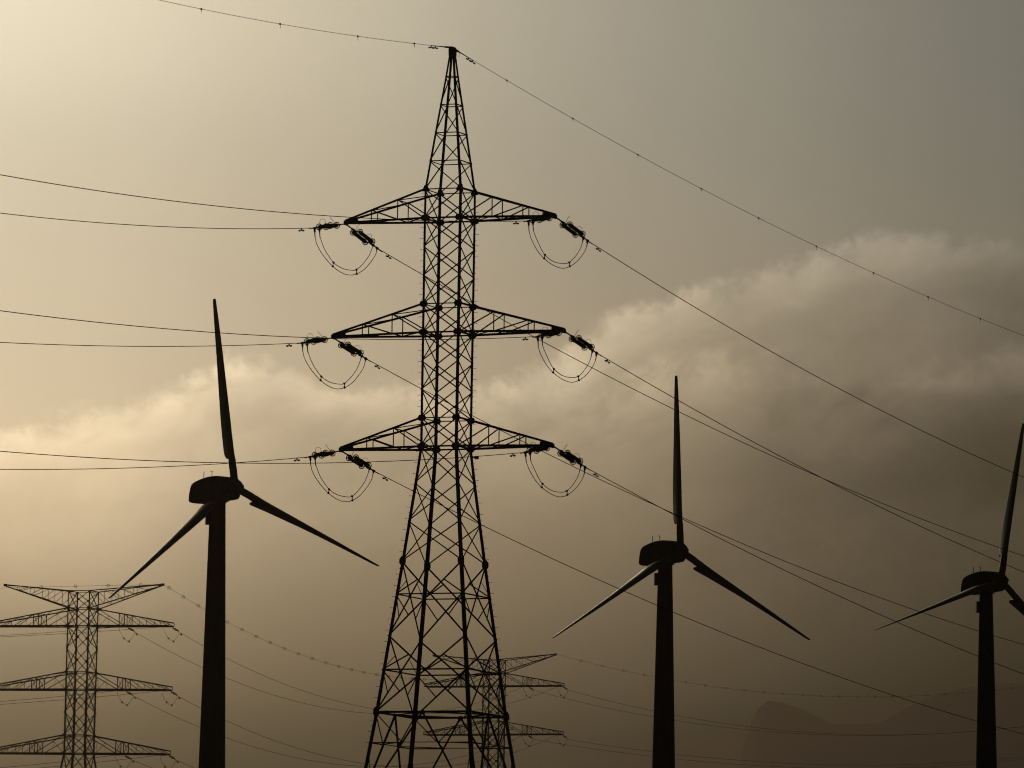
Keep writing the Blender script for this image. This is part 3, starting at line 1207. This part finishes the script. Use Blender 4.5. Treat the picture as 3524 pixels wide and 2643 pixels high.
turbine('three-bladed wind turbine left of the nearest pylon, nearest and largest of the turbines', (809.2, 1678), 656, 36.2, (-9.1, 110.9, 230.9), 0.005, 54, 0.80)
turbine('three-bladed wind turbine standing just right of the nearest pylon, whole rotor in view', (2342, 1896), 607, 31.4, (-2.2, 117.8, 237.8), -0.003, 49, 0.76)
turbine('wind turbine at the right picture edge with one blade cut off by the frame', (3444.8, 1999), 560, 31.4, (10.0, 130.0, 250.0), -0.009, 45, 0.74)

# ================================================================== the two far pylons
FAR_ANG = math.radians(-20.0)
D1, D2 = 1600.0, 2110.0


def far_axis(px, py, D):
    return at(px, py, D)


A1 = far_axis(277.5, 2060, D1)
S1 = scale_at(A1)
G1 = ground_z(0, D1) - 0.5


def fz(py, px=272):
    return at(px, py, D1).z - G1


K1 = 1.0 / S1
H = 52.4 / (math.cos(FAR_ANG) - math.sin(FAR_ANG)) * K1     # half the side of the shaft
FL = {'t0': (fz(2035), H), 'w1': (fz(2094.5), H), 'b1': (fz(2155), H), 'm1': (fz(2233), H), 'w2': (fz(2314), H), 'b2': (fz(2374), H), 'm2': (fz(2452), H), 'w3': (fz(2531), H), 'b3': (fz(2594), H * 1.0)}
zb3 = FL['b3'][0]
FL['e1'] = (zb3 * 0.72, H * 1.45)
FL['e2'] = (zb3 * 0.40, H * 2.0)
FL['e0'] = (0.0, H * 2.7)
far1 = empty('lattice_pylon', (A1.x, D1, G1), 'hazy lattice pylon with wide V-shaped top arms standing behind the largest wind turbine', 'pylon', 'steel lattice pylons')
far1.rotation_euler = (0, 0.0105, FAR_ANG)
FK = ['e0', 'e2', 'e1', 'b3', 'w3', 'b2', 'w2', 'b1', 'w1', 't0']
FW = [0.46, 0.44, 0.42, 0.38, 0.36, 0.35, 0.28, 0.27, 0.25, 0.22]
flegs = [make_leg(FK, FW, c, FAR_STEEL, far1, FL) for c in range(4)]
for kt, kb in (('t0', 'w1'), ('w1', 'b1'), ('b1', 'm1'), ('m1', 'w2'), ('w2', 'b2'), ('b2', 'm2'), ('m2', 'w3'), ('w3', 'b3'), ('b3', 'e1'), ('e1', 'e2'), ('e2', 'e0')):
    for i in range(4):
        b = cross(kt, kb, i, 0.175, far1, FAR_STEEL, levels=FL, struts=0.07 if kt in ('b1', 'm1', 'b2', 'm2') else 0)
        if kt in ('b1', 'm1', 'b2', 'm2', 't0', 'w1', 'w2', 'w3') and i % 2 == 0:
            # plate at the crossing and thin secondary struts
            p = [node(FL[kt], i), node(FL[kt], (i + 1) % 4), node(FL[kb], i), node(FL[kb], (i + 1) % 4)]
            cpt = (p[0] + p[1] + p[2] + p[3]) / 4
            m = MB()
            r_ = 0.34 if kt in ('b1', 'm1', 'b2', 'm2') else 0.24
            m.plate(cpt + face_n(i) * 0.05, (1, 0, 0), (0, 0, 1), [(r_ * x, r_ * y) for x, y in OCT], 0.05)
            m.build('gusset_plate', FAR_STEEL, far1)
for k, w in (('t0', 0.16), ('w1', 0.16), ('b1', 0.2), ('w2', 0.16), ('b2', 0.2), ('w3', 0.16), ('b3', 0.2)):
    ring(k, w, parent=far1, mat=FAR_STEEL, levels=FL)
for k in ('w1', 'b1', 'm1', 'w2', 'b2', 'm2', 'w3', 'b3'):
    for c in range(4):
        p = node(FL[k], c)
        m = MB()
        r_ = 0.40 if k[0] != 'm' else 0.30
        m.plate(p + Vector((-SGN[c][0] * 0.15, SGN[c][1] * 0.03, 0)), (1, 0, 0), (0, 0, 1), [(r_ * x, r_ * 1.05 * y) for x, y in OCT], 0.05)
        m.build('gusset_plate', FAR_STEEL, far1)
# climbing pegs
m = MB()
m.bar((0, 0, 0), (0.45, 0, 0), 0.05)
peg0 = None
for c, sg in ((0, -1), (2, 1)):
    for k in range(34):
        z = FL['t0'][0] - 1.0 - k * 1.15
        h = H
        p = Vector((SGN[c][0] * h, SGN[c][1] * h, z))
        if z < FL['b3'][0]:
            continue
        if peg0 is None:
            peg0 = m.build('step_bolt', FAR_STEEL, flegs[c], loc=p)
            peg = peg0
        else:
            peg = again(peg0, flegs[c], p)
        peg.rotation_euler = (0, 0, 0 if sg > 0 else math.pi)


def far_arm(side, kt, kb, L, wt, tip_h, name='crossarm'):
    zt_, ht = FL[kt]
    zb_, hb = FL[kb]
    s = side
    m = MB()
    ps = [0.379, 0.446, 0.637, 0.822, 1.0]
    for e in (-1, 1):
        n = Vector((0, -e, 0))
        A, B = Vector((s * ht, e * ht, zt_)), Vector((s * L, e * wt, zb_ + tip_h))
        C, D_ = Vector((s * hb, e * hb, zb_)), Vector((s * L, e * wt, zb_))
        top = lambda t: lerp(A, B, t)
        bot = lambda t: lerp(C, D_, t)
        m.angle(A, B, n, 0.25)
        m.angle(C, D_, n, 0.29)
        for k, t in enumerate(ps):
            m.angle(top(t), bot(t), n, 0.19 if k < 2 else 0.12)
        m.angle(A, bot(ps[0]), n, 0.16)
        m.angle(C, lerp(A, bot(ps[0]), 0.36), n, 0.08)
        q = lerp(A, bot(ps[0]), 0.36)
        m.angle(q, bot(ps[0] * 0.36), n, 0.07)
        m.angle(top(ps[0]), bot(ps[1]), n, 0.09)
        m.angle(bot(ps[0]) + n * 0.02, top(ps[1]) + n * 0.02, n, 0.09)
        for t0, t1 in zip(ps[1:], ps[2:]):
            m.angle(top(t0), bot(t1), n, 0.125)
    for t in ps:
        for A0, B0, z in ((ht, wt, 1), (hb, wt, 0)):
            pass
    for top_ in (1, 0):
        prev = None
        for k, t in enumerate([0.0, 0.19] + ps):
            zc = lerp(zt_, zb_ + tip_h, t) if top_ else zb_
            hw = lerp(ht if top_ else hb, wt, t)
            x = s * lerp(ht if top_ else hb, L, t)
            a, b = Vector((x, -hw, zc)), Vector((x, hw, zc))
            if k:
                m.angle(a, b, Vector((0, 0, 1)), 0.10)
                m.angle(prev[k % 2], (a, b)[(k + 1) % 2], Vector((0, 0, 1)), 0.09)
            prev = (a, b)
    return m.build(name, FAR_STEEL, far1)


def far_v_arm(side):
    zt_, h = FL['t0']
    zb_ = FL['w1'][0]
    s = side
    L = 277 / math.cos(FAR_ANG) * K1
    zt2 = zt_ + 24 * K1
    m = MB()
    ps = [0.204, 0.40, 0.597, 0.797]
    for e in (-1, 1):
        n = Vector((0, -e, 0))
        A, B = Vector((s * h, e * h, zt_)), Vector((s * L, e * 0.12, zt2))
        C, D_ = Vector((s * h, e * h, zb_)), Vector((s * L, e * 0.12, zt2 - 0.25))
        m.angle(A, B, n, 0.19)
        m.angle(C, D_, n, 0.21)
        for t in ps:
            m.angle(lerp(A, B, t), lerp(C, D_, t), n, 0.10)
        for t0, t1 in zip([0.0] + ps, ps + [1.0]):
            m.angle(lerp(A, B, t0), lerp(C, D_, t1), n, 0.11)
    for top_ in (1, 0):
        prev = None
        for k, t in enumerate([0.0] + ps):
            z = lerp(zt_ if top_ else zb_, zt2, t)
            hw = lerp(h, 0.12, t)
            x = s * lerp(h, L, t)
            a, b = Vector((x, -hw, z)), Vector((x, hw, z))
            if k:
                m.angle(a, b, Vector((0, 0, 1)), 0.07)
                m.angle(prev[k % 2], (a, b)[(k + 1) % 2], Vector((0, 0, 1)), 0.07)
            prev = (a, b)
    m.bar((s * (L - 0.3), 0, zt2 - 0.1), (s * (L + 0.25), 0, zt2 - 0.1), 0.5, 0.5)
    return m.build('earth_wire_arm', FAR_STEEL, far1)


LF = 310.5 / math.cos(FAR_ANG) * K1 * math.cos(FAR_ANG) / 0.94
WF = 25 * K1
for kt, kb in (('w1', 'b1'), ('w2', 'b2'), ('w3', 'b3')):
    for s in (-1, 1):
        far_arm(s, kt, kb, LF, WF, 11.5 * K1)
for s in (-1, 1):
    far_v_arm(s)

# the second far pylon is the same type, farther off
far2 = copy_tree(far1)
A2 = far_axis(1700.5, 2290, D2)
TOP1 = FL['t0'][0]
z_top2 = at(1702, 2271, D2).z
far2.location = (A2.x, D2, z_top2 - TOP1)
far2.rotation_euler = (0, 0.0015, FAR_ANG)
tag(far2, 'faint lattice pylon farthest away, seen through and beside the legs of the nearest pylon', 'pylon', 'steel lattice pylons')
G2 = far2.location.z

FLINE = Vector((-math.sin(FAR_ANG), math.cos(FAR_ANG), 0))
FARM = Vector((math.cos(FAR_ANG), math.sin(FAR_ANG), 0))


def far_point(root, local):
    R3 = root.rotation_euler.to_matrix()
    return root.location + R3 @ Vector(local)


def far_insulator(T, d, label, n_=5):
    root = empty('insulator_set', T, label, 'insulator', 'insulator sets of the far pylons')
    d = d.normalized()
    lat = FARM
    for e in (-1, 1):
        m = MB()
        prof = [(0.5, 0.05)]
        for k in range(n_):
            x = 0.6 + k * 0.36
            prof += [(x, 0.06), (x + 0.06, 0.11), (x + 0.2, 0.11), (x + 0.3, 0.07)]
        prof.append((0.6 + n_ * 0.36, 0.05))
        m.lathe(lat * (e * 0.22), d, prof, 8)
        m.build('insulator_string', PORCELAIN, root)
    L = 0.6 + n_ * 0.36
    for a, b in ((-0.1, 0.55), (L - 0.05, L + 0.9)):
        m = MB()
        m.bar(d * a, d * b, 0.09)
        y = d * (b if a < 0 else a)
        m.bar(y - lat * 0.36, y + lat * 0.36, 0.10)
        m.build('link_rod', STEEL, root)
    return T + d * (L + 0.9)


def far_jumper(Pa, Pb, label, drop):
    o = (Pa + Pb) / 2 + Vector((0, 0, -drop))
    root = empty('jumper_loop', o, label, 'jumper cable', 'jumper loops of the far pylons')
    u = Pb - Pa
    k1 = Pa + u * 0.33 + Vector((0, 0, -drop * 0.93))
    k2 = Pa + u * 0.66 + Vector((0, 0, -drop * 1.06))
    pts = [Pa, Pa + u * 0.07 + Vector((0, 0, -drop * 0.42)), k1, lerp(k1, k2, 0.5) + Vector((0, 0, -drop * 0.06)), k2, Pb - u * 0.06 + Vector((0, 0, -drop * 0.40)), Pb]
    m = MB()
    m.tube(spline([p - o for p in pts], 4), 0.034, 5)
    m.build('jumper_cable', CABLE, root)
    for k in (k1, k2):
        w = MB()
        w.lathe(k - o + Vector((0, 0, -0.28)), (0, 0, 1), [(0, 0.08), (0.04, 0.16), (0.34, 0.16), (0.38, 0.08)], 8)
        w.build('jumper_weight', DARKMETAL, root)


def span(name, label, group, P0, P1, mids, radius, ext=0.0, cat='power cable'):
    """cable from P0 to P1 (or beyond the frame) sagging through photograph points"""
    dv = Vector((P1.x - P0.x, P1.y - P0.y, 0))
    L = dv.length
    d = dv / L
    nrm = Vector((-d.y, d.x, 0))
    ss, zs, ws = [0.0, L], [P0.z, P1.z], [8.0, 8.0]
    for px, py in mids:
        p = on_plane(px, py, P0, nrm)
        s = (p - P0).dot(d)
        ss.append(s)
        zs.append(p.z)
        ws.append(1.0)
    co = polyfit([s / L for s in ss], zs, ws, 2 if len(mids) < 6 else 3)
    f = lambda s: sum(c * (s / L) ** i for i, c in enumerate(co))
    root = empty(name, P0, label, cat, group)
    g = lambda s: Vector((d.x * s, d.y * s, f(s) - P0.z))
    m = MB()
    m.tube([g(L * i / 70) for i in range(71)], radius, 5)
    m.build('cable', CABLE, root)
    return root, g, d, nrm


def drops(root, g, d, nrm, P0, pxs, r=0.29):
    """spiral bird markers, seen as little rings threaded on the wire"""
    first = None
    for px, py in pxs:
        p = on_plane(px, py, P0, nrm)
        q = g((p - P0).dot(d))
        if first is None:
            m = MB()
            m.tube([Vector((r * math.cos(a), 0, r * math.sin(a))) for a in [2 * math.pi * k / 16 for k in range(16)]], 0.05, 5, closed=True)
            m.bar((-r, 0, r * 0.2), (r, 0, -r * 0.2), 0.05)
            first = m.build('bird_marker', DARKMETAL, root, loc=q)
        else:
            again(first, root, q)


zone = {0: 'upper', 1: 'middle', 2: 'lowest'}
# attachment points on the right-hand arms: at the arm end and at the double post
PT = {}
for tagn, root in (('1', far1), ('2', far2)):
    for li, kb in enumerate(('b1', 'b2', 'b3')):
        zb_ = FL[kb][0]
        for pi, t in (('end', 1.0), ('post', 0.43)):
            x = lerp(H, LF, t)
            PT[(tagn, li, pi)] = far_point(root, (x, 0, zb_ - 0.25))
nm = {'1': 'left pylon', '2': 'farthest pylon'}
POS = {'end': 'outer end', 'post': 'middle'}
CLB, CLA = {}, {}
drop_far = 3.4
for tagn in ('1', '2'):
    for li in range(3 if tagn == '1' else 2):
        for pi in ('end', 'post'):
            T = PT[(tagn, li, pi)]
            CLB[(tagn, li, pi)] = far_insulator(T + FLINE * 0.9, FLINE * 1.0 + Vector((0, 0, -0.20)), 'insulator pair pulling right at the %s of the %s\'s %s right crossarm' % (POS[pi], nm[tagn], zone[li]))
            CLA[(tagn, li, pi)] = far_insulator(T - FLINE * 0.9, -FLINE * 1.0 + Vector((0, 0, -0.06)), 'insulator pair pulling left at the %s of the %s\'s %s right crossarm' % (POS[pi], nm[tagn], zone[li]))
            far_jumper(CLA[(tagn, li, pi)], CLB[(tagn, li, pi)], 'thin jumper loop below the %s of the %s\'s %s right crossarm' % (POS[pi], nm[tagn], zone[li]), 2.1)

MIDS = {(0, 'end'): [(704, 2225), (776, 2263), (1285, 2439)], (0, 'post'): [(700, 2295), (776, 2331), (1285, 2458)],
        (1, 'end'): [(694, 2437), (776, 2480), (1256, 2628)], (1, 'post'): [(690, 2502), (776, 2537), (1256, 2639)]}
grp = 'cables between the far pylons'
# right-going spans: upper two levels end on the far pylon's two levels
for li in (0, 1):
    for pi in ('end', 'post'):
        r, g, d, nrm = span('power_cable', 'faint cable sagging right from the %s of the left pylon\'s %s right crossarm' % (POS[pi], zone[li]), grp,
                            CLB[('1', li, pi)], CLA[('2', li, pi)], MIDS[(li, pi)], 0.042)
        damper(r, g(2.2), g(2.6) - g(2.2), 2.6)
for pi in ('end', 'post'):
    P0 = CLB[('1', 2, pi)]
    zd = FL['b3'][0]
    P1 = far_point(far2, (lerp(H, LF, 1.0 if pi == 'end' else 0.43), 0, zd - 0.5))
    r, g, d, nrm = span('power_cable', 'faint cable leaving the %s of the left pylon\'s lowest right crossarm heading down right' % POS[pi], grp,
                        P0, P1, [(668, 2643)] if pi == 'end' else [(525, 2643)], 0.042)
    damper(r, g(2.2), g(2.6) - g(2.2), 2.6)
# left-going spans of the far left pylon
LP = {(0, 'end'): [(530, 2160), (328, 2175), (0, 2191)], (0, 'post'): [(382, 2160), (223, 2173), (0, 2187)],
      (1, 'end'): [(520, 2381), (330, 2399), (0, 2424)], (1, 'post'): [(376, 2379), (209, 2397), (0, 2414)],
      (2, 'end'): [(518, 2601), (325, 2624), (140, 2643)], (2, 'post'): [(368, 2602), (200, 2624), (0, 2641)]}
for (li, pi), mids in LP.items():
    P0 = CLA[('1', li, pi)]
    far_px = mids[-1]
    dx = 420 if pi == 'end' else 300
    slope = (mids[-1][1] - mids[-2][1]) / (mids[-1][0] - mids[-2][0])
    P1 = at(far_px[0] - dx, far_px[1] - slope * dx * 0.75, D1 - 75)
    r, g, d, nrm = span('power_cable', 'thin cable behind the left pylon\'s shaft from the %s of its %s right arm' % (POS[pi], zone[li]), 'cables left of the far left pylon',
                        P0, P1, mids[:-1] + [mids[-1]], 0.040)
# earth wires of the far pylons with bird markers
VL = 277 / math.cos(FAR_ANG) * K1
vt1 = far_point(far1, (VL + 0.2, 0, TOP1 + 24 * K1 - 0.1))
vt2 = far_point(far2, (VL + 0.2, 0, TOP1 + 24 * K1 - 0.1))
mk = [(581.6, 2023), (631, 2055), (682, 2085), (732, 2113), (782, 2140.5), (833, 2166), (882, 2189), (930, 2212), (978, 2232), (1027, 2250), (1075, 2267), (1122, 2282), (1166, 2294), (1210, 2304), (1252, 2314), (1295, 2321), (1337, 2328), (1380, 2332), (1420, 2335), (1460, 2337)]
r, g, d, nrm = span('earth_wire', 'thin wire threaded with ring markers sagging between the left pylon and the farthest pylon', 'earth wires of the far pylons', vt1, vt2, mk, 0.028)
drops(r, g, d, nrm, vt1, mk)
mk = [(485, 2011), (372, 2015), (260, 2018), (142, 2021)]
P1 = at(-420, 2038, D1 - 60)
r, g, d, nrm = span('earth_wire', 'thin wire with ring markers running just above the left pylon\'s top arms', 'earth wires of the far pylons', vt1, P1, mk[:3] + [(0, 2024)], 0.028)
drops(r, g, d, nrm, vt1, mk)
mk = [(2000, 2273), (2073, 2290), (2145, 2306), (2217, 2321), (2360, 2348), (2427, 2357), (2497, 2366), (2562, 2375), (2629, 2382), (2695, 2388), (2762, 2393), (2826, 2396), (2889, 2398), (2952, 2399.5), (3012, 2399.5), (3074, 2399), (3133, 2398), (3193, 2393.5), (3253, 2390), (3313, 2385), (3372, 2379), (3427, 2372), (3485, 2365)]
NXT = lambda px, py: at(px, py, 2700.0)
r, g, d, nrm = span('earth_wire', 'very faint wire with ring markers sagging from the farthest pylon to the right picture edge', 'earth wires of the far pylons', vt2, NXT(4100, 2255), mk, 0.028)
drops(r, g, d, nrm, vt2, mk)
RP = {(0, 'end'): ([(2250, 2441), (2400, 2473), (2781, 2522), (2970, 2533), (3160, 2531), (3355, 2511)], (4100, 2392)), (0, 'post'): ([(2250, 2464), (2400, 2490), (2700, 2522), (2960, 2533.5), (3200, 2530), (3510, 2497)], (4000, 2420)),
      (1, 'end'): ([(2250, 2601), (2400, 2613), (2600, 2634), (3040, 2640), (3340, 2594)], (4100, 2500)), (1, 'post'): ([(2250, 2615), (2400, 2626), (2550, 2640), (3100, 2640), (3400, 2610)], (4000, 2530))}
for (li, pi), (mids, e) in RP.items():
    r, g, d, nrm = span('power_cable', 'very faint cable sagging right from the %s of the farthest pylon\'s %s right arm' % (POS[pi], zone[li]), 'cables right of the farthest pylon',
                        CLB[('2', li, pi)], NXT(*e), mids, 0.042)

# ================================================================== dusty air
hz = MB()
x0, x1, y0, y1, zz0, zz1 = -7600, 7600, -900, FARY, -22, TOPZ
hz.loft([[(x0, y0, z), (x1, y0, z), (x1, y1, z), (x0, y1, z)] for z in (zz0, zz1)])
hm = bpy.data.materials.new('dusty_air')
hm.use_nodes = True
hm.node_tree.nodes.clear()
ho = hm.node_tree.nodes.new('ShaderNodeOutputMaterial')
hv = hm.node_tree.nodes.new('ShaderNodeVolumePrincipled')
hv.inputs['Color'].default_value = (0.345, 0.272, 0.218, 1)
hv.inputs['Density'].default_value = HAZE_K
hv.inputs['Anisotropy'].default_value = HAZE_G
hm.node_tree.links.new(hv.outputs[0], ho.inputs['Volume'])
hzo = hz.build('haze', hm)
tag(hzo, kind='stuff')
